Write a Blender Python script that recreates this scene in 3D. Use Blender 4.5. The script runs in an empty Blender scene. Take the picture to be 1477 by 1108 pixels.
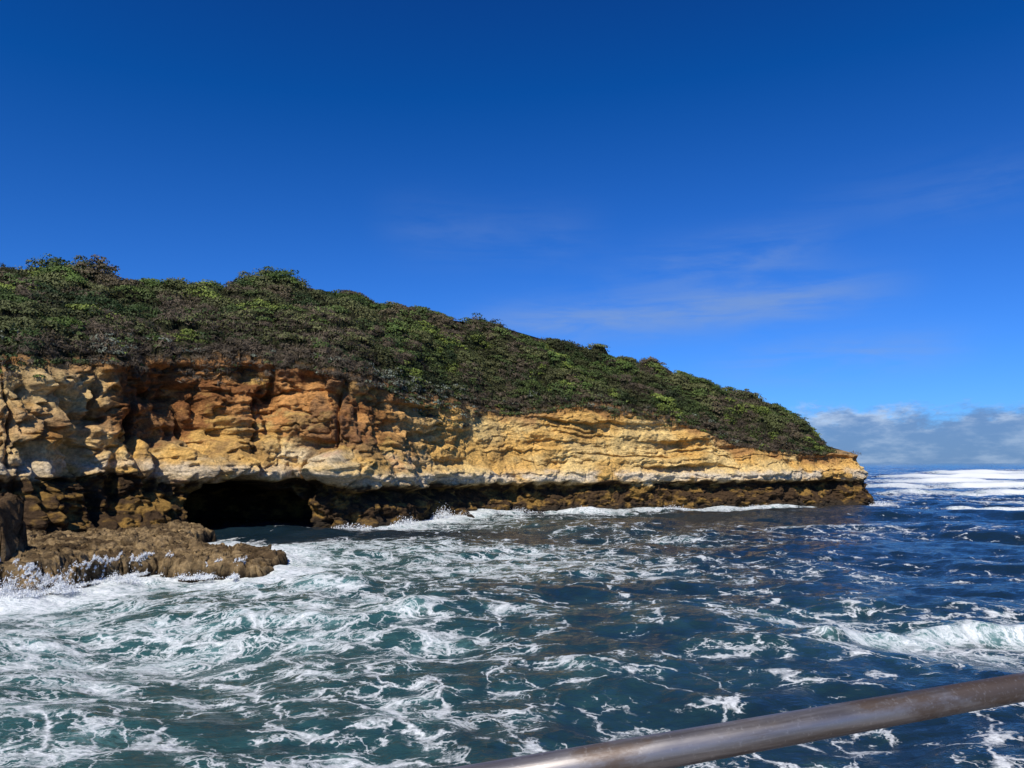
import bpy, math, numpy as np
rng=np.random.default_rng(7)
scene=bpy.context.scene
scene.view_settings.view_transform='Standard'
scene.view_settings.look='None'
scene.view_settings.exposure=0
# ---------------------------------------------------------------- noise
PERM=rng.permutation(65536).astype(np.int64)
VAL=rng.random(65536)*2-1
def vnoise(x,y,z,seed=0):
    xi=np.floor(x).astype(np.int64);yi=np.floor(y).astype(np.int64);zi=np.floor(z).astype(np.int64)
    fx=x-xi;fy=y-yi;fz=z-zi
    fx=fx*fx*(3-2*fx);fy=fy*fy*(3-2*fy);fz=fz*fz*(3-2*fz)
    def h(a,b,c):
        return VAL[PERM[(PERM[(PERM[(a+seed*57)&65535]+b)&65535]+c)&65535]]
    def lx(b,c):
        p=h(xi,b,c);return p+(h(xi+1,b,c)-p)*fx
    a=lx(yi,zi);b=lx(yi+1,zi);c=lx(yi,zi+1);d=lx(yi+1,zi+1)
    a=a+(b-a)*fy;c=c+(d-c)*fy
    return a+(c-a)*fz
def fbm(x,y,z,o=4,seed=0,g=0.5):
    r=0;a=1;t=0
    for i in range(o):
        r=r+a*vnoise(x*2**i+i*17.3,y*2**i+i*9.1,z*2**i+i*5.7,seed+i);t+=a;a*=g
    return r/t*1.6
def worley(x,y,seed):
    xi=np.floor(x).astype(np.int64);yi=np.floor(y).astype(np.int64)
    best=np.full(x.shape,9.);cid=np.zeros(x.shape,np.int64)
    for dx in (-1,0,1):
        for dy in (-1,0,1):
            h=PERM[(PERM[(xi+dx+seed)&65535]+yi+dy)&65535]
            jx=(VAL[h]+1)/2;jy=(VAL[(h+7919)&65535]+1)/2
            dd=np.hypot(xi+dx+jx-x,yi+dy+jy-y)
            m=dd<best;best=np.where(m,dd,best);cid=np.where(m,h,cid)
    return best,cid
def ss(a,b,x):
    t=np.clip((x-a)/(b-a),0,1);return t*t*(3-2*t)
def lerp(a,b,t): return a+(b-a)*t
# ---------------------------------------------------------------- mesh utils
def mesh_np(name,co,faces,col=None,attrs=None,smooth=True,mat=None):
    me=bpy.data.meshes.new(name)
    n=len(co);m=len(faces);k=faces.shape[1]
    me.vertices.add(n);me.vertices.foreach_set('co',co.astype(np.float32).ravel())
    me.loops.add(m*k);me.loops.foreach_set('vertex_index',faces.astype(np.int32).ravel())
    me.polygons.add(m);me.polygons.foreach_set('loop_start',np.arange(0,m*k,k,dtype=np.int32))
    me.polygons.foreach_set('use_smooth',np.full(m,smooth))
    me.update(calc_edges=True)
    if col is not None:
        a=me.color_attributes.new('Col','FLOAT_COLOR','POINT')
        c=np.ones((n,4),np.float32);c[:,:3]=col;a.data.foreach_set('color',c.ravel())
    if attrs:
        for kx,v in attrs.items():
            a=me.attributes.new(kx,'FLOAT','POINT');a.data.foreach_set('value',v.astype(np.float32).ravel())
    ob=bpy.data.objects.new(name,me);scene.collection.objects.link(ob)
    if mat: me.materials.append(mat)
    return ob
def gridfaces(nr,nc):
    i=np.arange(nr-1)[:,None]*nc+np.arange(nc-1)[None,:]
    i=i.ravel();return np.stack([i,i+1,i+nc+1,i+nc],1)
# ---------------------------------------------------------------- node utils
class NT:
    def __init__(s,nt): s.t=nt
    def n(s,typ,**kw):
        nd=s.t.nodes.new(typ)
        for k,v in kw.items(): setattr(nd,k,v)
        return nd
    def l(s,a,b): s.t.links.new(a,b)
    def setin(s,inp,v):
        if isinstance(v,bpy.types.NodeSocket): s.l(v,inp)
        else: inp.default_value=v
    def m(s,op,a,b=None,c=None,clamp=False):
        nd=s.n('ShaderNodeMath',operation=op,use_clamp=clamp)
        for i,v in enumerate((a,b,c)):
            if v is not None: s.setin(nd.inputs[i],v)
        return nd.outputs[0]
    def vm(s,op,a,b=None,scale=None):
        nd=s.n('ShaderNodeVectorMath',operation=op)
        s.setin(nd.inputs[0],a)
        if b is not None: s.setin(nd.inputs[1],b)
        if scale is not None: s.setin(nd.inputs['Scale'],scale)
        return nd.outputs[0]
    def sstep(s,x,a,b,o0=0.,o1=1.):
        nd=s.n('ShaderNodeMapRange',interpolation_type='SMOOTHSTEP')
        s.setin(nd.inputs['Value'],x);s.setin(nd.inputs['From Min'],a);s.setin(nd.inputs['From Max'],b)
        s.setin(nd.inputs['To Min'],o0);s.setin(nd.inputs['To Max'],o1);return nd.outputs[0]
    def mix(s,f,a,b,bt='MIX'):
        nd=s.n('ShaderNodeMix',data_type='RGBA',blend_type=bt)
        s.setin(nd.inputs[0],f);s.setin(nd.inputs[6],a);s.setin(nd.inputs[7],b);return nd.outputs[2]
    def noise(s,vec,scale,detail=3,rough=.5,dist=0,color=False):
        nd=s.n('ShaderNodeTexNoise');s.setin(nd.inputs['Vector'],vec)
        nd.inputs['Scale'].default_value=scale;nd.inputs['Detail'].default_value=detail
        nd.inputs['Roughness'].default_value=rough;nd.inputs['Distortion'].default_value=dist
        return nd.outputs['Color' if color else 'Fac']
    def scale3(s,vec,v):
        return s.vm('MULTIPLY',vec,v)
def newmat(name):
    m=bpy.data.materials.new(name);m.use_nodes=True
    m.node_tree.nodes.clear();t=NT(m.node_tree)
    out=t.n('ShaderNodeOutputMaterial');b=t.n('ShaderNodeBsdfPrincipled');t.l(b.outputs[0],out.inputs[0])
    return m,t,b
def rgb(r,g,b): return (r,g,b,1)
# ---------------------------------------------------------------- camera
CH=6.0;F=1100.;PT=math.atan(114/1100)
cam=bpy.data.cameras.new('camera');camo=bpy.data.objects.new('camera',cam);scene.collection.objects.link(camo)
camo.location=(0,0,CH);camo.rotation_euler=(math.pi/2+PT,0,0);cam.sensor_width=36;cam.lens=36*F/1477
cam.clip_start=0.05;cam.clip_end=60000;scene.camera=camo
cp,sp=math.cos(PT),math.sin(PT)
def ray(u,v):
    a=(u-738.5)/F;b=(554-v)/F
    return np.array([a,cp-b*sp,sp+b*cp])
def at_water(u,v,z=0.):
    r=ray(u,v);k=(z-CH)/r[2];return r*k+np.array([0,0,CH])
def at_dist(u,v,d):
    r=ray(u,v);return r*(d/r[1])+np.array([0,0,CH])
# ---------------------------------------------------------------- headland survey
rows=[
(-420,800,505,4,372,78),(-200,800,508,4,378,80),(0,798,515,4,394,80),(60,792,516,4,390,80),(120,783,522,4,398,81),(170,780,524,4.2,418,82),
(230,776,522,4.5,426,84),(275,772,520,5,428,85),(330,768,520,4,429,87),(352,766,520,3,415,88),(385,764,524,2.5,409,90),(440,762,530,2.5,416,92),(480,764,536,3,427,94),
(530,762,550,4.5,437,97),(570,757,566,4.5,447,99),(620,749,577,4,457,102),(660,745,582,3.5,469,105),(690,742,588,3.2,464,106),(730,740,598,3,474,107),(780,739,594,2.6,492,108),
(830,738,584,2.6,506,108.5),(900,737,592,2.6,524,109.5),(960,736,600,2.6,540,110.5),(1020,735,622,2.8,557,111.5),(1060,734,641,2.8,571,112.5),
(1110,733,649,2.4,588,113.5),(1160,731.5,653,2.2,610,114.5),(1205,730,655,2.0,642,116)]
B=[];T=[];R=[];U=[]
for u,vb,vt,sb,vr,dr in rows:
    b=at_water(u,vb);B.append(b[:2]);T.append(at_dist(u,vt,b[1]+sb));R.append(at_dist(min(u,1186),vr,dr));U.append(u)
Rend=R[-1]
zt=T[-1][2]
for (bx,by,u) in [(50.0,108.0,1235),(52.2,111.6,1262),(52.6,117,1290),(50,123,1320),(44,127,1350)]:
    d=np.array([bx,by])-Rend[:2];d/=np.linalg.norm(d)
    B.append(np.array([bx,by]));T.append(np.array([bx-d[0]*1.6,by-d[1]*1.6,zt-.2]));R.append(Rend);U.append(u)
ks=list(range(0,26,3))[::-1]
for j,i in enumerate(ks):
    r=R[i];B.append(np.array([r[0]-4,r[1]+18]));T.append(np.array([r[0]-3,r[1]+15,max(7,r[2]*.6)]));R.append(r);U.append(1400+j*50)
B=np.array(B);T=np.array(T);R=np.array(R);U=np.array(U,float)
seg=np.r_[0,np.cumsum(np.linalg.norm(np.diff(B,axis=0),axis=1))]
send=seg[len(rows)+4]
S=np.r_[np.arange(0,send,0.11),np.arange(send,seg[-1],0.8)]
def samp(A,sm=9):
    o=np.stack([np.interp(S,seg,A[:,k]) for k in range(A.shape[1])],1)
    ker=np.hanning(sm+2)[1:-1];ker/=ker.sum()
    return np.stack([np.convolve(np.pad(o[:,k],sm//2,mode='edge'),ker,'valid') for k in range(o.shape[1])],1)
Bs=samp(B,25);Ts=samp(T,15);Rs=samp(R,9);Us=samp(U[:,None],1)[:,0]
Rs[:,2]+=(.5*fbm(S*.25,S*0,S*0+.5,3,9)+.3*fbm(S*1.0,S*0,S*0,2,8))*ss(1190,1150,Us)
tg=np.gradient(Bs,axis=0);
ker=np.ones(31)/31
tg=np.stack([np.convolve(np.pad(tg[:,k],15,mode='edge'),ker,'valid') for k in range(2)],1)
tg/=np.linalg.norm(tg,axis=1)[:,None]+1e-9
Nn=np.stack([tg[:,1],-tg[:,0]],1)
ns=len(S);N1=260;N2=130
w=np.linspace(0,1,N1)[:,None]
zT=Ts[None,:,2]
z=-2+(zT+2)*w
uc=Us[None,:]
left=ss(640,430,Us)[None,:]
farl=ss(330,250,Us)[None,:]
tt=np.clip((z-4.5)/(zT-4.5),0,1)**lerp(1.0,1.25,left)
xx=lerp(Bs[None,:,0],Ts[None,:,0],tt);yy=lerp(Bs[None,:,1],Ts[None,:,1],tt)
lowtop=lerp(lerp(3.6,4.4,ss(520,440,uc)),5.0,ss(300,180,uc))
zn=z+(4.3-lowtop)
prof=np.interp(zn.ravel(),[-2,-.5,0.2,1.2,2.4,3.3,3.9,4.4,5.3,6.5,8,30],[1.7,1.4,1.2,.7,.0,-1.0,-1.1,.55,.6,.15,0,0]).reshape(z.shape)
zw=z+.8*fbm(xx*.07,yy*.07,z*0,3,31)+.4*fbm(xx*.3,yy*.3,z*.3,3,32)
und=.95+.8*fbm(xx*.12,yy*.12,z*0,2,44)
und=und*lerp(1,.35,farl)
off=np.where(prof<0,prof*np.clip(und,0.1,2),prof)
fade=1-ss(.95,1.0,w)*.6
butt=fbm(xx*.11,yy*.11,z*.04,3,1)
blk=fbm(xx*.3,yy*.3,z*.34,4,5)
off=off+(butt*lerp(.9,2.3,left)+blk*lerp(.6,1.6,left))*fade
lmod=.6+.9*ss(-.2,.5,fbm(xx*.13,yy*.13,z*.3,2,13))
lowz=ss(4.6,3.6,zn)
lay=zw*.85+.35*fbm(xx*.25,yy*.25,z*.25,3,12)
fl=lay-np.floor(lay);lv=vnoise(np.floor(lay)*3.7,xx*.09,yy*.09,3)
lva=vnoise(np.floor(lay+1)*3.7,xx*.09,yy*.09,3)
lvb=lerp(lv,lva,ss(.75,1,fl))
off=off+(lvb*.65)*fade*lmod*(1-.7*lowz)
lay2=zw*2.6+.5*fbm(xx*.3,yy*.3,z*.5,3,15);f2=lay2-np.floor(lay2)
lv2=lerp(vnoise(np.floor(lay2)*2.3,xx*.13,yy*.13,6),vnoise(np.floor(lay2+1)*2.3,xx*.13,yy*.13,6),ss(.6,1,f2))
off=off+lv2*.30*lmod*(1-.8*lowz)
cl=1-np.abs(fbm(xx*.28,yy*.28,z*.07,3,17))*2.4
off=off-ss(.5,1.0,cl)*lerp(.2,1.35,left)*fade*ss(-30,40,uc)
rd=1-np.abs(fbm(xx*.45,yy*.45,z*.6,4,21))*2
off=off-ss(.55,1.0,rd)*.6*lerp(.35,1,left)
off=off+fbm(xx*1.1,yy*1.1,z*1.5,4,25,.6)*lerp(.22,.34,left)
off=off+lowz*(fbm(xx*.6,yy*.6,z*.9,5,28,.6)*.8)
off=off+farl*ss(7,1,z)*1.3
half=np.where(uc<345,70,112)
arch=5.0*np.clip(1-((uc-345)/half)**2,0,1)**np.where(uc<345,.4,.62)*(1+.10*butt)+.35*fbm(uc*.05,uc*0,uc*0,3,19)
inside=ss(-.1,.45,arch-z-.3*blk)*(np.abs(uc-345)<half)
off=off*(1-.6*inside)-inside*15*np.clip(arch/4.5,0.3,1)
lip=ss(2.2,0,np.abs(z-6.0))*ss(150,50,np.abs(uc-400))
off=off+lip*1.9
for (cu,cz,ru,rz,dp) in [(395,12.4,16,.9,2.2),(262,11.6,12,.9,2.0),(60,6.2,18,.7,1.0),(520,10.6,9,.8,1.7),(205,9.5,7,2.4,2.5),(330,8.8,11,.6,1.3),(135,11.5,5,1.4,1.8),(450,7.6,22,.5,1.3),(20,9.0,9,1.2,1.3),(300,11.2,8,1.1,1.5),(100,5.0,14,.9,1.3),(235,6.4,6,1.6,1.6),(480,12.2,8,1,1.5),(565,9.6,7,.8,1.4),(350,6.9,16,.5,1.1),(600,8.6,9,.4,1.)]:
    off=off-dp*np.exp(-((uc-cu)/ru)**2-((z-cz)/rz)**2)
X1=xx+Nn[None,:,0]*off;Y1=yy+Nn[None,:,1]*off
Z1=z+.2*fbm(xx*.8,yy*.8,z*.8,3,33)*fade
# top part
q=np.linspace(0,1,N2+1)[1:,None]
edge_x=X1[-1][None,:];edge_y=Y1[-1][None,:];edge_z=Z1[-1][None,:]
X2=lerp(edge_x,Rs[None,:,0],q);Y2=lerp(edge_y,Rs[None,:,1],q)
Z2=edge_z+(Rs[None,:,2]-edge_z)*(q**.86)
bump=ss(0,.10,q)
Ds=q*28;As=S[None,:]+Ds*.75
wa=.8*fbm(As*.5,Ds*.5,As*0,3,200)
streak=fbm(As*.30,Ds*.08,As*0,4,40,.55)
F1,cid=worley(As/2.3+wa*.5,Ds/3.4+wa*.4,11)
F2,cid2=worley(As/5.2+wa*.3,Ds/8.+wa*.3,501)
rnd=(VAL[cid]+1)/2;rnd2=(VAL[cid2]+1)/2
dome=np.sqrt(np.clip(1-(F1/.85)**2,0,1))*(.35+.9*rnd)
dome2=np.sqrt(np.clip(1-(F2/.9)**2,0,1))*(.2+.8*rnd2)
Z2=Z2+bump*(1.1*streak+1.5*(dome-.4)+1.9*(dome2-.4)+.25*fbm(X2*.7,Y2*.7,X2*0,3,41))*(.4+.6*ss(1.02,.8,q))*ss(1200,1150,uc)
X=np.vstack([X1,X2]);Y=np.vstack([Y1,Y2]);Z=np.vstack([Z1,Z2])
# colours
def C(*c): return np.array(c)[None,None,:]
def mixc(a,b,t): return a+(b-a)*t[...,None]
n1=fbm(X1*.25,Y1*.25,Z1*.4,4,50);n2=fbm(X1*.9,Y1*.9,Z1*1.6,4,55,.6);n3=fbm(X1*.08,Y1*.08,Z1*.15,3,58)
n4=fbm(X1*.5,Y1*.5,Z1*.12,4,61)
one=np.ones_like(Z1)
gold=mixc(C(.60,.36,.105)+0*n1[...,None],C(.68,.48,.19),ss(-.3,.5,n1))
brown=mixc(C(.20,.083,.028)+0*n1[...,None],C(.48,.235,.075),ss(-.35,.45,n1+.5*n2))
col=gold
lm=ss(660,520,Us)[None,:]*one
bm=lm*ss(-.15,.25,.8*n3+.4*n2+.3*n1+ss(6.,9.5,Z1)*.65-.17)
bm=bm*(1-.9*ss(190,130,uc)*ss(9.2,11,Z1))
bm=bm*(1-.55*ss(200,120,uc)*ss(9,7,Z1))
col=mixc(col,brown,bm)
tan=C(.55,.39,.19)+0*col
col=mixc(col,tan,lm*ss(200,140,uc)*ss(-.1,.3,n1+.2)*.6)
col=col*(1+.17*lv2[...,None]+.20*n2[...,None])
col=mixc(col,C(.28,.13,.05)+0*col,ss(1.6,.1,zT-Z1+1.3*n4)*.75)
pb=np.exp(-((Z1-lowtop-.75+.35*n2+.25*n1)/.62)**2)*ss(-.5,.0,n1+.2)*lerp(1,.8,lm)
pb=np.maximum(pb,lm*np.exp(-((zw-6.6)/1.0)**2)*ss(-.1,.5,n1)*ss(150,260,uc)*.6)
col=mixc(col,C(.62,.54,.41)+0*col,np.clip(pb,0,1)*.85)
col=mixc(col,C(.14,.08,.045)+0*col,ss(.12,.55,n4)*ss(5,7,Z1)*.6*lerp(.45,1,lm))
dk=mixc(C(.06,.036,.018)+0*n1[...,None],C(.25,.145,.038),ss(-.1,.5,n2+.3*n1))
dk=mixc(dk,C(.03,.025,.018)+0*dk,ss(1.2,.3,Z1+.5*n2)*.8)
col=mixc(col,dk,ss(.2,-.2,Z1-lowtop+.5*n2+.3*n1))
n5=fbm(X2*.6,Y2*.6,Z2*.6,3,70)
soil=mixc(C(.022,.022,.010)+0*n5[...,None],C(.034,.036,.014),ss(-.2,.3,n5))
soil=mixc(soil,C(.24,.13,.055)+0*soil,ss(.035,.0,q+.02*n5))
bare=ss(1195,1215,uc)*ss(.6,.3,q)*(uc<1330)
soil=mixc(soil,C(.34,.22,.1)+0*soil,bare*np.ones_like(n5))
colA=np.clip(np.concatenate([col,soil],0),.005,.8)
mr,t,b=newmat('limestone')
at=t.n('ShaderNodeAttribute',attribute_name='Col');geo=t.n('ShaderNodeNewGeometry');P=geo.outputs['Position']
a=t.noise(P,4,5,.65)
f=t.m('ADD',t.m('MULTIPLY',t.sstep(a,.3,.7),.7),.64)
cc=t.n('ShaderNodeCombineXYZ')
for i in range(3): t.l(f,cc.inputs[i])
c=t.mix(1.,at.outputs['Color'],cc.outputs[0],'MULTIPLY')
t.l(c,b.inputs['Base Color']);b.inputs['Roughness'].default_value=.95;b.inputs['Specular IOR Level'].default_value=.15
bp=t.n('ShaderNodeBump');bp.inputs['Strength'].default_value=1;bp.inputs['Distance'].default_value=.3
t.l(t.noise(t.scale3(P,(1,1,1.9)),2.2,6,.72),bp.inputs['Height']);t.l(bp.outputs[0],b.inputs['Normal'])
co=np.stack([X,Y,Z],-1).reshape(-1,3)
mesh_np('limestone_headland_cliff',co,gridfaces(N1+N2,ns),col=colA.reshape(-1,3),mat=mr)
# ---------------------------------------------------------------- scrub
tx=X2;ty=Y2;tz=Z2
dA=np.linalg.norm(np.cross(np.stack([np.gradient(tx,axis=1),np.gradient(ty,axis=1),np.gradient(tz,axis=1)],-1),
    np.stack([np.gradient(tx,axis=0),np.gradient(ty,axis=0),np.gradient(tz,axis=0)],-1)),axis=-1)
front=(Us<1330)[None,:]&(Us>-330)[None,:]
wgt=np.minimum(dA,np.percentile(dA,97))*front*(1-.93*(ss(1193,1203,uc)*np.ones_like(tx)))
wgt=wgt*(1+1.2*(q<.08)+1.3*(q>.9))
edge_n=fbm(tx*.35,ty*.35,tz*0,3,77)
wgt=wgt*np.where(q<.03+.03*edge_n,.25,1)
pr=(wgt/wgt.sum()).ravel()
NC=18000
idx=rng.choice(pr.size,NC,p=pr)
cx=tx.ravel()[idx]+rng.normal(0,.12,NC);cy=ty.ravel()[idx]+rng.normal(0,.12,NC);cz=tz.ravel()[idx]
cu=np.broadcast_to(uc,tx.shape).ravel()[idx];cq=np.broadcast_to(q,tx.shape).ravel()[idx]
cst=streak.ravel()[idx];crn=rnd.ravel()[idx];crn2=rnd2.ravel()[idx];cF=F1.ravel()[idx]
ND=900
sel=rng.choice(np.where((Us>-300)&(Us<1190))[0],ND)
dn=fbm(Bs[sel,0]*.15,Bs[sel,1]*.15,Bs[sel,0]*0,3,88)
dep=np.abs(rng.normal(0,1,ND))*np.clip(.3+dn*1.8,0.1,1.6)
ri=np.clip(N1-1-(dep/((Ts[sel,2]+2)/N1)).astype(int),0,N1-1)
def ext(a,b): return np.r_[a,b]
cx=ext(cx,X1[ri,sel]);cy=ext(cy,Y1[ri,sel]);cz=ext(cz,Z1[ri,sel]);cu=ext(cu,Us[sel]);cq=ext(cq,np.zeros(ND))
cst=ext(cst,np.zeros(ND));crn=ext(crn,rng.random(ND));crn2=ext(crn2,rng.random(ND));cF=ext(cF,np.full(ND,.5))
for (u0,u1,n,hh) in [(345,440,110,1.1),(-60,60,110,1.3),(70,165,100,1.6),(668,720,40,.8),(1020,1080,30,.5),(560,640,30,.4),(470,500,20,.5),(820,850,15,.5),(1140,1186,30,.8)]:
    k=np.where((Us>u0)&(Us<u1))[0];kk=rng.choice(k,n);qq=rng.uniform(.84,1.,n)
    rr=(qq*(N2-1)).astype(int)
    cx=ext(cx,X2[rr,kk]);cy=ext(cy,Y2[rr,kk]);cz=ext(cz,Z2[rr,kk]+rng.uniform(.1,hh,n));cu=ext(cu,Us[kk]);cq=ext(cq,qq);cst=ext(cst,np.zeros(n))
    crn=ext(crn,rnd[rr,kk]);crn2=ext(crn2,rnd2[rr,kk]);cF=ext(cF,np.full(n,.3))
n=len(cx)
r=rng.uniform(.3,.8,n)*(1+.2*(cu<450)*(cq>.4));r[cq<.03]*=.75
ps=fbm(cx*.12,cy*.12,cz*.12,3,90);pm=fbm(cx*.4,cy*.4,cz*.4,3,93);pz=rng.random(n)
dark=np.array([.020,.036,.011]);mid=np.array([.068,.102,.020]);yel=np.array([.155,.195,.036]);brn=np.array([.098,.074,.048]);sage=np.array([.15,.165,.12]);olive=np.array([.080,.080,.030]);red=np.array([.066,.052,.028])
cc_=dark+(mid-dark)*ss(-.2,1.1,.7*crn+.5*pm+.3*cst)[:,None]
tone=(crn*7.13)%1
cc_=cc_+(olive-cc_)*((tone>.68)*.7+.2*(ps<0))[:,None]
rdm=(tone<.08)|((tone<.13)&(cu<450));cc_[rdm]=red*(.7+.6*crn[rdm])[:,None]
cc_=cc_*(.5+.95*crn2)[:,None]
isy=((tone>.25)&(tone<.42)&(pm+ps>-.2)&(pz<.8));cc_[isy]=(yel*(.45+.55*crn[isy])[:,None])
pb_=fbm(cx*.2,cy*.2,cz*.2,3,97)
isb=((tone>.47)&(tone<.53)&(pz<.7))|((pb_+.2*(cq<.5)>.48)&(pz>.5))|((cq<.34)&(cu>190)&(cu<540)&(pz>.58))|((cq<.07)&(pz<.4));cc_[isb]=brn*(.5+.8*rng.random(isb.sum()))[:,None]
isg=(cq<.12)&(rng.random(n)<np.where((cu>530)&(cu<670)|(cu>120)&(cu<190),.25,.03));cc_[isg]=sage*(.7+.4*rng.random(isg.sum()))[:,None]
isb&=~isg
cc_*=lerp(1.25,.6,ss(.3,.9,cF))[:,None]  # shade of hollows between bushes put into leaf colour, crowns lighter
K=44
d=rng.normal(0,1,(n,K,3));d/=np.linalg.norm(d,axis=2)[...,None];d[...,2]=np.abs(d[...,2])*.95-.1
sc=np.array([1.2,1.0,.75])
shear=d[...,2:3]*np.array([-.5,.15,0])
pos=np.stack([cx,cy,cz],1)[:,None,:]+(d*sc+shear)*r[:,None,None]*(.72+.36*rng.random((n,K,1)))
nm=d+.33*rng.normal(0,1,(n,K,3));nm/=np.linalg.norm(nm,axis=2)[...,None]
ax=rng.normal(0,1,(n,K,3));ta=np.cross(nm,ax);ta/=np.linalg.norm(ta,axis=2)[...,None]+1e-9
tb=np.cross(nm,ta)
sz=(.055+.06*rng.random((n,K,1)))
la=np.where(isb[:,None,None],sz*3.0,sz*1.3);lb=np.where(isb[:,None,None],sz*.32,sz*.85)
quad=np.stack([pos-ta*la,pos-tb*lb,pos+ta*la,pos+tb*lb],2).reshape(-1,3)
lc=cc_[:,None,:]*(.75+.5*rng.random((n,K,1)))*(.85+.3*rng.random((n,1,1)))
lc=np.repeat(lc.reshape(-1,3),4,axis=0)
ml,t,b=newmat('scrub_foliage')
at=t.n('ShaderNodeAttribute',attribute_name='Col');t.l(at.outputs['Color'],b.inputs['Base Color'])
b.inputs['Roughness'].default_value=.65;b.inputs['Specular IOR Level'].default_value=.2
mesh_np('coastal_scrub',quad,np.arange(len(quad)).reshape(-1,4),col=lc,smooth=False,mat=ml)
# ---------------------------------------------------------------- rock shelf
fx=[-60,-40,-26,-23.5,-21.6,-21.2,-20.6,-19.2,-17.5,-15,-13.4,-12.6]
fy=[30,31,33.5,35.2,35.0,37.6,40.5,42.5,41.2,40.9,40.9,43.5]
gx=np.arange(-60,-9,.085);gy=np.arange(29,66,.1)
GX,GY=np.meshgrid(gx,gy)
yf=np.interp(GX,fx,fy);xr=np.interp(GY,[36,43,47,50,54,66],[-12.8,-13.2,-14.2,-17,-22,-26])
jn=fbm(GX*.5,GY*.5,GX*0,5,101,.62)
dist=np.minimum(GY-yf,(xr-GX))+1.1*jn
hg=np.interp(GX,[-40,-24,-20,-16,-13],[1.6,1.35,.85,.75,.6])-.5*ss(48,56,GY)
SZ=-1.2+(hg+1.2)*ss(-.45,.55,dist)
on=ss(0,1,dist)
SZ=SZ+on*(.28*fbm(GX*.4,GY*.4,GX*0,3,103)+.38*fbm(GX*1.5,GY*1.5,GX*0,5,105,.72))
pit=np.abs(fbm(GX*1.8,GY*1.8,GX*0,4,108,.6));SZ=SZ-ss(.16,.0,pit)*.3*on
SZ=SZ-ss(.9,0,np.abs(GX+21.9+.4*jn))*ss(44,39,GY)*.75
for (bx,by,br,bh) in [(-14.6,48.5,.9,1.4),(-12.3,44.5,.6,1.2)]:
    SZ=SZ+bh*np.exp(-((GX-bx)/br)**2-((GY-by)/(br*.9))**2)*(1-on)
pil=ss(.0,.22,(GX*0+1.0)-np.maximum(np.abs((GX+27.5)/2.75),np.abs((GY-38.9)/1.1))+.12*jn)
SZ=SZ+pil*(2.75+.25*fbm(GX*.8,GY*.8,GX*0,3,222))
SX=GX+.2*fbm(GX*2,GY*2,SZ*2,4,110);SY=GY+.35*fbm(GX*1.3,GY*1.3,SZ*2,4,113)
s1=fbm(GX*.9,GY*.9,SZ,5,120,.65)
sc_=mixc(C(.10,.065,.032)+0*s1[...,None],C(.34,.235,.115),ss(-.35,.5,s1))
sc_=mixc(sc_,C(.03,.021,.012)+0*sc_,ss(.6,.1,SZ+.3*s1))
sc_=mixc(sc_,C(.075,.043,.022)+0*sc_,ss(1.7,2.2,SZ)*.85)
mesh_np('intertidal_rock_shelf',np.stack([SX,SY,SZ],-1).reshape(-1,3),gridfaces(*GX.shape),col=sc_.reshape(-1,3),mat=mr)
# ---------------------------------------------------------------- sea
dxs=[0.]
while dxs[-1]<14000: dxs.append(dxs[-1]+.13+.012*dxs[-1])
wx=np.r_[-np.array(dxs[1:])[::-1],np.array(dxs)]
ys=list(np.arange(-60,-10,3.))+list(np.arange(-10,12,.4));yv=12.
while yv<14000: ys.append(yv);yv+=yv*.0055
wy=np.array(ys);WX,WY=np.meshgrid(wx,wy)
WZ=np.zeros_like(WX)
for i in range(46):
    lam=.7*1.085**i*(1+.2*rng.random());th=math.radians(-105+rng.normal(0,38))
    k=2*math.pi/lam;amp=.0062*lam**.85
    ph=(WX*math.cos(th)+WY*math.sin(th))*k+rng.random()*6.28
    near=1/(1+(WY/(lam*120))**2)
    WZ+=amp*np.sin(ph+.5*np.sin(ph*.37+i))*near
loc=(np.abs(WX)<150)&(WY<200)
fb=np.zeros_like(WX);fb[loc]=fbm(WX[loc]*.35,WY[loc]*.5,WX[loc]*0,5,130,.55)
WZ+=.17*fb
big=fbm(WX*.07,WY*.11,WX*0,3,140)
foam=.32+.32*big
lf=ss(9,-13,WX)*ss(60,38,WY);foam+=.23*lf
foam-=.26*ss(8,22,WX)*ss(22,36,WY)*ss(140,100,WY)
foam-=.14*ss(-2,4,WX)*ss(16,9,WX-.2*WY)*ss(18,22,WY)*ss(48,36,WY)
foam+=.12*ss(24,17,WY)*ss(0,8,WX)
aqua=.36+.5*lf+.3*big-.4*ss(6,30,WX)
fm=(WX>-70)&(WX<62)&(WY>25)&(WY<130)
px=WX[fm];py=WY[fm];dm=np.full(px.shape,99.)
idxs=np.where(Us<1300)[0][::9]
for i in idxs:
    if Us[i]<150: continue
    ox=Bs[i,0]+Nn[i,0]*1.1;oy=Bs[i,1]+Nn[i,1]*1.1
    np.minimum(dm,np.hypot(px-ox,py-oy),out=dm)
sf=np.stack([np.arange(-60,-12.6,.4),np.interp(np.arange(-60,-12.6,.4),fx,fy)],1)
sf=np.vstack([sf,np.stack([np.interp(np.arange(43,60,.5),[36,43,47,52,57,66],[-12.6,-13.0,-14.6,-17,-22,-26]),np.arange(43,60,.5)],1)])
dm2=np.full(px.shape,99.)
for (ox,oy) in sf: np.minimum(dm2,np.hypot(px-ox,py-oy),out=dm2)
jf=fbm(px*.3,py*.3,px*0,3,150)
foam[fm]+=1.05*ss(3.8,.2,dm+1.5*jf)*ss(70,35,px)*ss(-25,-14,px)+1.0*ss(5.0,.4,dm2+1.4*jf)
WZ[fm]+=.35*ss(2.6,.3,dm+1.2*jf)*ss(-20,-10,px)*ss(60,30,px)+.25*ss(2.2,.2,dm2+jf)
foam[fm]-=.3*ss(4,8,dm)*ss(22,10,dm)*ss(-5,5,px)
foam[fm]-=.5*ss(-14,-18,px)*ss(52,57,py)
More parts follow.
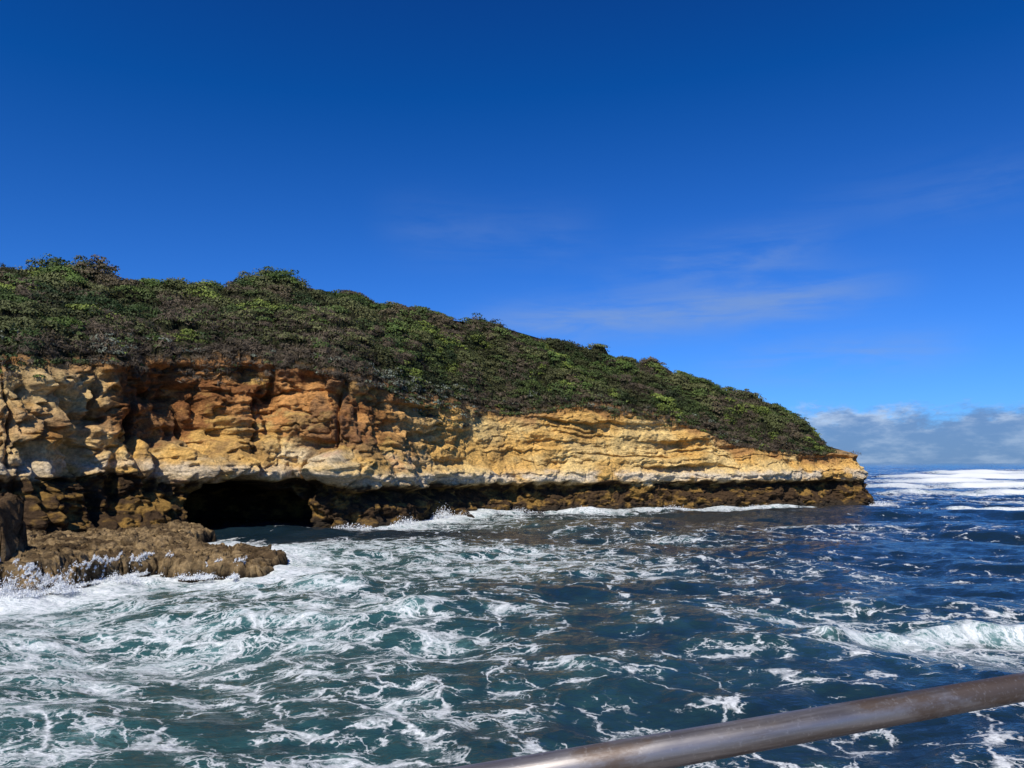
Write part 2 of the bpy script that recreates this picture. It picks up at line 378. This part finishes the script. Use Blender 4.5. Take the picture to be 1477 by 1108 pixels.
aqua[fm]+=.5*ss(7,1,dm2)*ss(56,50,py)+.2*ss(5,1,dm)*ss(-14,-8,px)-.7*ss(-12,-16,px)*ss(54,59,py)
def crest(x0,x1,yc,slope,amp,wf,wb,fo,curve=0.,lac=.0):
    global WZ,foam,aqua
    m=(np.abs(WX-(x0+x1)/2)<(x1-x0))&(np.abs(WY-yc)<max(wb*8,abs(slope)*(x1-x0)+wb*6))
    x=WX[m];y=WY[m]
    y0=yc+slope*(x-(x0+x1)/2)+curve*fbm(x*2/wb*.3,x*0+yc,x*0,3,160)
    e=ss(x0,x0+.25*(x1-x0),x)*ss(x1,x1-.2*(x1-x0),x)
    if yc>100: e=e*(.45+.55*ss(-.35,.25,fbm(x*5/(x1-x0),x*0+yc,x*0,3,170)))
    dd=y-y0;g=np.where(dd<0,np.exp(-(dd/wf)**2),np.exp(-(dd/wb)**2))
    WZ[m]+=amp*e*g*(1+.3*fbm(x/wb,y/wb,x*0,3,166))
    foam[m]+=fo*e*np.exp(-((dd+wf*.6)/(wf*1.6))**2)+lac*e*np.exp(-((dd-wb)/(wb*2))**2)
    aqua[m]+=.5*e*g
crest(9.5,15,26.8,.05,.36,.45,1.0,.55,.5,.12)
crest(13.5,21,28.0,.10,.48,.40,1.1,.58,.5,.12)
crest(-15,-6,37.0,-.25,.42,.7,1.6,.25,.8,.1)
crest(-12,-2,30.0,.1,.30,.7,1.8,.12,.8,.1)
crest(-30,-14,26.0,.1,.28,.7,1.8,.12,.8,.1)
crest(50,78,95,-.10,.9,1.3,2.8,1.6,1.6,.2)
crest(61,100,112,.06,.5,1.2,3,.8,2,.2)
crest(60,130,150,.04,.8,2.4,6,1.4,5,.3)
crest(80,170,190,-.03,1.0,3.5,9,1.6,7,.35)
crest(95,260,240,.03,1.2,5,12,1.8,8,.4)
crest(130,330,310,.0,1.6,8,14,1.9,12,.4)
crest(200,430,430,.02,2.0,10,16,1.9,14,.35)
crest(310,760,610,.0,2.6,14,22,1.8,20,.2)
foam=np.where(WY>130,foam-.24,foam)
foam=np.where(WY>900,-.5,foam)
mw,t,b=newmat('sea_water')
af=t.n('ShaderNodeAttribute',attribute_name='foam').outputs['Fac'];aa=t.n('ShaderNodeAttribute',attribute_name='aqua').outputs['Fac']
P=t.n('ShaderNodeNewGeometry').outputs['Position']
P2=t.scale3(P,(1,1.0,0))
w1=t.vm('SUBTRACT',t.noise(P2,.35,2,.55,0,True),(.5,.5,.5));w2=t.vm('SUBTRACT',t.noise(P2,1.3,4,.65,0,True),(.5,.5,.5))
PW=t.vm('ADD',P2,t.vm('SCALE',w1,scale=3.6));PW=t.vm('ADD',PW,t.vm('SCALE',w2,scale=1.5))
PW=t.scale3(PW,(.75,1.0,0))
def vor(sc,vec):
    v=t.n('ShaderNodeTexVoronoi',feature='DISTANCE_TO_EDGE',voronoi_dimensions='2D');t.l(vec,v.inputs['Vector']);v.inputs['Scale'].default_value=sc;return v.outputs['Distance']
v1=vor(.5,PW);v2=vor(1.35,PW);v3=vor(3.4,PW)
nb=t.noise(P2,.5,4,.6,.6);nf=t.noise(PW,3.8,5,.72);nl=t.noise(P2,1.1,3,.6)
dens=t.m('ADD',af,t.m('MULTIPLY',t.m('SUBTRACT',nb,.5),2.2),clamp=True)
ndv=t.m('MULTIPLY',dens,t.sstep(nl,.3,.65,.4,1.35))
wd1=t.m('MULTIPLY',ndv,.19);wd2=t.m('MULTIPLY',t.m('SUBTRACT',ndv,.15),.31);wd3=t.m('MULTIPLY',t.m('SUBTRACT',ndv,.28),.60)
rag=t.m('MULTIPLY',t.m('SUBTRACT',nf,.5),.32)
def line(v,wd,k):
    vv=t.m('ADD',v,t.m('MULTIPLY',rag,k))
    return t.sstep(t.m('DIVIDE',vv,t.m('MAXIMUM',wd,.001)),.0,1.0,1.,0.)
L1=t.m('MULTIPLY',line(v1,wd1,.4),t.sstep(ndv,.05,.25));L2=t.m('MULTIPLY',line(v2,wd2,.5),t.sstep(ndv,.18,.4,0.,.9));L3=t.m('MULTIPLY',line(v3,wd3,.6),t.sstep(ndv,.3,.65,0.,.8))
solid=t.sstep(t.m('ADD',t.m('ADD',t.m('MULTIPLY',af,.75),t.m('MULTIPLY',ndv,.22)),t.m('MULTIPLY',t.m('SUBTRACT',nf,.5),1.7)),.80,1.2)
Fm=t.m('MAXIMUM',t.m('MAXIMUM',L1,L2),t.m('MAXIMUM',L3,solid))
Fm=t.m('MULTIPLY',Fm,t.m('MAXIMUM',t.sstep(nf,.3,.6,.3,.95),t.sstep(af,1.2,1.9,0.,.95)),clamp=True)
deep=t.mix(t.sstep(t.m('ADD',aa,t.m('MULTIPLY',t.m('SUBTRACT',nb,.5),.9)),.05,1.),rgb(.008,.020,.030),rgb(.030,.092,.086))
thin=t.m('MULTIPLY',t.sstep(t.m('ADD',dens,t.m('MULTIPLY',t.m('SUBTRACT',nf,.5),.9)),.45,1.1),.55)
deep=t.mix(thin,deep,rgb(.18,.33,.32))
colr=t.mix(Fm,deep,rgb(.76,.78,.77))
t.l(colr,b.inputs['Base Color']);b.inputs['IOR'].default_value=1.33
t.l(t.m('ADD',t.m('MULTIPLY',Fm,.6),.08),b.inputs['Roughness'])
t.l(t.m('SUBTRACT',.5,t.m('MULTIPLY',Fm,.4)),b.inputs['Specular IOR Level'])
bp=t.n('ShaderNodeBump');bp.inputs['Strength'].default_value=1;bp.inputs['Distance'].default_value=.13
rip=t.noise(t.scale3(P,(1,1.5,1)),1.7,6,.62,.4)
t.l(rip,bp.inputs['Height']);t.l(bp.outputs[0],b.inputs['Normal'])
mesh_np('sea_water',np.stack([WX,WY,WZ],-1).reshape(-1,3),gridfaces(*WX.shape),attrs={'foam':foam,'aqua':aqua},mat=mw)
# ---------------------------------------------------------------- spray running off the ledge
mf,t,b=newmat('spray_foam');b.inputs['Base Color'].default_value=rgb(.78,.80,.80);b.inputs['Roughness'].default_value=.7
pts=[]
def shelf_h(x,y):
    ix=np.clip(((x+60)/.085).astype(int),0,len(gx)-1);iy=np.clip(((y-29)/.1).astype(int),0,len(gy)-1);return SZ[iy,ix]
for x0 in np.r_[rng.normal(-22.2,.5,26),rng.normal(-20.4,.4,10),rng.uniform(-19.5,-14,6),rng.normal(-24,.4,3)]:
    yfr=np.interp(x0,fx,fy);L=rng.uniform(.8,2.6);cnt=int(460*L)
    h=rng.random(cnt)**.8;y=yfr-.7+L*h;x=x0+.12*np.sin(h*5+x0*9)+rng.normal(0,.02+.09*(1-h),cnt)
    zz=np.maximum(shelf_h(x,y),.0)+.05+np.abs(rng.normal(0,.06,cnt));pts.append(np.stack([x,y,zz],1))
for (x0,y0,hh,cnt) in [(-22.6,34.9,.8,5000),(-21.3,36.3,.75,5000),(-20,39.6,.4,2500),(-16.5,40.4,.3,1500)]:
    x=x0+rng.normal(0,.5,cnt);h=np.abs(rng.normal(0,.5,cnt))*(.6+.4*np.sin(x*7+x0));y=y0+rng.normal(0,.3,cnt)
    pts.append(np.stack([x,y,.03+hh*np.abs(h)],1))
for u0,hh,cnt in [(500,.35,900),(560,.5,1500),(615,.8,2600),(650,.4,900),(740,.4,900),(830,.35,800),(960,.4,900),(1080,.35,700),(1235,.5,900)]:
    j=int(np.argmin(np.abs(Us-u0)));sx=rng.normal(0,1.6,cnt);o=1.6+np.abs(rng.normal(0,.4,cnt))
    x=Bs[j,0]+tg[j,0]*sx+Nn[j,0]*o;y=Bs[j,1]+tg[j,1]*sx+Nn[j,1]*o
    pts.append(np.stack([x,y,.1+hh*np.abs(rng.normal(0,.7,cnt))*np.exp(-(sx/2)**2)],1))
pts=np.vstack(pts);m_=len(pts)
a1=rng.normal(0,1,(m_,3));a1[:,2]*=2.;a1/=np.linalg.norm(a1,axis=1)[:,None];a2=np.cross(a1,rng.normal(0,1,(m_,3)));a2/=np.linalg.norm(a2,axis=1)[:,None]
s_=rng.uniform(.007,.026,(m_,1))*np.where(pts[:,1:2]>60,1.8,1)
q4=np.stack([pts-a1*s_*2.,pts-a2*s_*.8,pts+a1*s_*2.,pts+a2*s_*.8],1).reshape(-1,3)
mesh_np('wave_spray',q4,np.arange(len(q4)).reshape(-1,4),smooth=False,mat=mf)
# ---------------------------------------------------------------- primitives
def empty(name):
    e=bpy.data.objects.new(name,None);scene.collection.objects.link(e);return e
def box(name,c,s,mat,par,rot=(0,0,0),bev=.01):
    bpy.ops.mesh.primitive_cube_add(size=1,location=c,rotation=rot);o=bpy.context.object;o.name=name;o.scale=s
    bpy.ops.object.transform_apply(location=False,rotation=False,scale=True)
    md=o.modifiers.new('b','BEVEL');md.width=bev;md.segments=2
    o.data.materials.append(mat);o.parent=par;return o
from mathutils import Vector
def pipe(name,p,q_,r_,mat,par,vs=48):
    p=Vector(p);q_=Vector(q_);dd=q_-p
    bpy.ops.mesh.primitive_cylinder_add(vertices=vs,radius=r_,depth=dd.length,location=(p+q_)/2);o=bpy.context.object;o.name=name
    o.rotation_mode='QUATERNION';o.rotation_quaternion=dd.to_track_quat('Z','Y')
    bpy.ops.object.shade_smooth();o.data.materials.append(mat);o.parent=par;return o
ms,t,b=newmat('weathered_steel')
tc=t.n('ShaderNodeTexCoord').outputs['Object']
n_=t.noise(t.scale3(tc,(45,45,2.0)),1,6,.65);n2_=t.noise(t.scale3(tc,(16,16,5)),1,6,.65);n3_=t.noise(tc,160,3,.6)
c=t.mix(t.sstep(n_,.38,.62),rgb(.13,.115,.105),rgb(.28,.26,.25));c=t.mix(t.sstep(n2_,.5,.64,0.,.8),c,rgb(.12,.078,.05));c=t.mix(t.sstep(n3_,.55,.75,0.,.4),c,rgb(.42,.40,.38))
t.l(c,b.inputs['Base Color']);b.inputs['Metallic'].default_value=.7
t.l(t.sstep(n2_,.3,.7,.32,.6),b.inputs['Roughness'])
bp=t.n('ShaderNodeBump');bp.inputs['Strength'].default_value=.4;bp.inputs['Distance'].default_value=.002;t.l(n_,bp.inputs['Height']);t.l(bp.outputs[0],b.inputs['Normal'])
rail=empty('steel_pipe_railing')
p0=np.array([.215,.959]);dr=np.array([.601,.256]);dr/=np.linalg.norm(dr)
RZ=5.664
def rp(s,zz): a=p0+dr*s;return (a[0],a[1],zz)
pipe('top_rail',rp(-1.8,RZ-.008),rp(3.2,RZ+.005),.0197,ms,rail,64)
for i,zz in enumerate((5.28,4.95)): pipe('lower_rail_%d'%(i+1),rp(-1.8,zz),rp(3.2,zz),.016,ms,rail)
for i,s in enumerate((-1.7,-.75,1.7,3.1)):
    pipe('post_%d'%(i+1),rp(s,4.5),rp(s,RZ-.01),.018,ms,rail)
    box('base_plate_%d'%(i+1),rp(s,4.515),(.12,.12,.012),ms,rail,(0,0,math.atan2(dr[1],dr[0])),.002)
mt,t,b=newmat('weathered_timber')
P=t.n('ShaderNodeNewGeometry').outputs['Position'];n_=t.noise(P,9,5,.6)
t.l(t.mix(n_,rgb(.16,.13,.10),rgb(.32,.28,.23)),b.inputs['Base Color']);b.inputs['Roughness'].default_value=.9
jet=empty('timber_jetty_deck');nrm=np.array([dr[1],-dr[0]]);ang=math.atan2(dr[1],dr[0])
for i in range(34):
    a=p0+dr*(-1.8+i*.15)+nrm*1.1
    box('plank_%d'%(i+1),(a[0],a[1],4.47),(.14,2.4,.06),mt,jet,(0,0,ang),.006)
for i,(s,o) in enumerate([(-1.4,.3),(2.8,.3),(-1.4,1.9),(2.8,1.9)]):
    a=p0+dr*s+nrm*o;pipe('pile_%d'%(i+1),(a[0],a[1],-3),(a[0],a[1],4.28),.17,mt,jet,24)
for i,o in enumerate((.3,1.9)):
    a=p0+dr*.7+nrm*o;box('bearer_%d'%(i+1),(a[0],a[1],4.36),(5,.18,.14),mt,jet,(0,0,ang),.01)
# ---------------------------------------------------------------- light and sky
EL=math.radians(49);AZ=math.radians(203)
sd=Vector((math.sin(AZ)*math.cos(EL),math.cos(AZ)*math.cos(EL),math.sin(EL)))
sl=bpy.data.lights.new('sun','SUN');sl.energy=5;sl.angle=math.radians(.5);sl.color=(1,.94,.83)
so=bpy.data.objects.new('sun',sl);scene.collection.objects.link(so);so.rotation_mode='QUATERNION';so.rotation_quaternion=sd.to_track_quat('Z','Y')
wd=bpy.data.worlds.new('World');scene.world=wd;wd.use_nodes=True;wd.node_tree.nodes.clear();t=NT(wd.node_tree)
out=t.n('ShaderNodeOutputWorld');bg=t.n('ShaderNodeBackground');t.l(bg.outputs[0],out.inputs[0]);bg.inputs['Strength'].default_value=.1
sk=t.n('ShaderNodeTexSky',sky_type='NISHITA');sk.sun_disc=False;sk.sun_elevation=EL;sk.sun_rotation=AZ;sk.air_density=1.0;sk.dust_density=.2;sk.ozone_density=3;sk.altitude=0
G=t.n('ShaderNodeTexCoord').outputs['Generated'];sx_=t.n('ShaderNodeSeparateXYZ');t.l(G,sx_.inputs[0])
X_,Y_,Z_=sx_.outputs
c=t.mix(1.,sk.outputs[0],rgb(.5,.85,1.15),'MULTIPLY')
s3=t.n('ShaderNodeSeparateColor');t.l(c,s3.inputs[0]);c3=t.n('ShaderNodeCombineColor')
for i,(o_,k_,fl_) in enumerate([(.50,.60,.03),(.68,.82,.3),(1.5,1.42,.8)]):
    t.l(t.m('MAXIMUM',t.m('MULTIPLY',t.m('SUBTRACT',s3.outputs[i],o_),k_),fl_),c3.inputs[i])
c=c3.outputs[0]
def band(zc,sl_,wz,x0,x1,x2,x3):
    d_=t.m('SUBTRACT',Z_,t.m('ADD',zc,t.m('MULTIPLY',X_,sl_)))
    g=t.m('DIVIDE',d_,wz);g=t.m('EXPONENT',t.m('MULTIPLY',t.m('MULTIPLY',g,g),-1.))
    return t.m('MULTIPLY',g,t.m('MULTIPLY',t.sstep(X_,x0,x1),t.sstep(X_,x3,x2)))
wn=t.noise(t.scale3(G,(3.0,3.0,22)),1.6,5,.6,.5);wn2=t.noise(t.scale3(G,(4.0,4.0,11)),2.0,5,.6,.5)
wm=t.m('ADD',t.m('MULTIPLY',band(.178,.06,.026,-.12,.05,.32,.5),1.4),t.m('MULTIPLY',band(.225,.1,.03,.05,.28,.3,.42),.8))
wm=t.m('ADD',wm,t.m('MULTIPLY',band(.115,.03,.022,.2,.36,.42,.55),1.1));wm=t.m('ADD',wm,t.m('MULTIPLY',band(.29,-.05,.035,-.2,-.1,.05,.15),.3));wm=t.m('ADD',wm,t.m('MULTIPLY',band(.30,.0,.03,.3,.5,.6,.7),.3))
wm=t.m('MULTIPLY',t.m('MULTIPLY',wm,t.sstep(t.m('ADD',t.m('MULTIPLY',wn,.6),t.m('MULTIPLY',wn2,.4)),.33,.62)),.45,clamp=True)
c=t.mix(wm,c,rgb(2.4,3.6,6.1))
bn=t.noise(t.scale3(G,(1,1,2.0)),11,6,.66);top=t.m('ADD',.062,t.m('MULTIPLY',t.m('SUBTRACT',bn,.5),.11))
bmk=t.sstep(t.m('SUBTRACT',top,Z_),-.008,.014);bmk=t.m('MULTIPLY',bmk,t.sstep(X_,.2,.40));bmk=t.m('MULTIPLY',bmk,.85)
cn=t.noise(t.scale3(G,(1,1,3.4)),18,6,.62)
edge=t.sstep(t.m('SUBTRACT',top,Z_),.022,.0)
cb=t.mix(t.m('MULTIPLY',t.sstep(cn,.40,.66),t.m('ADD',.5,t.m('MULTIPLY',edge,.8)),clamp=True),rgb(1.5,2.6,4.9),rgb(5.0,6.0,7.6))
c=t.mix(bmk,c,cb)
t.l(c,bg.inputs['Color'])
print('verts',len(co),len(quad),WX.size)
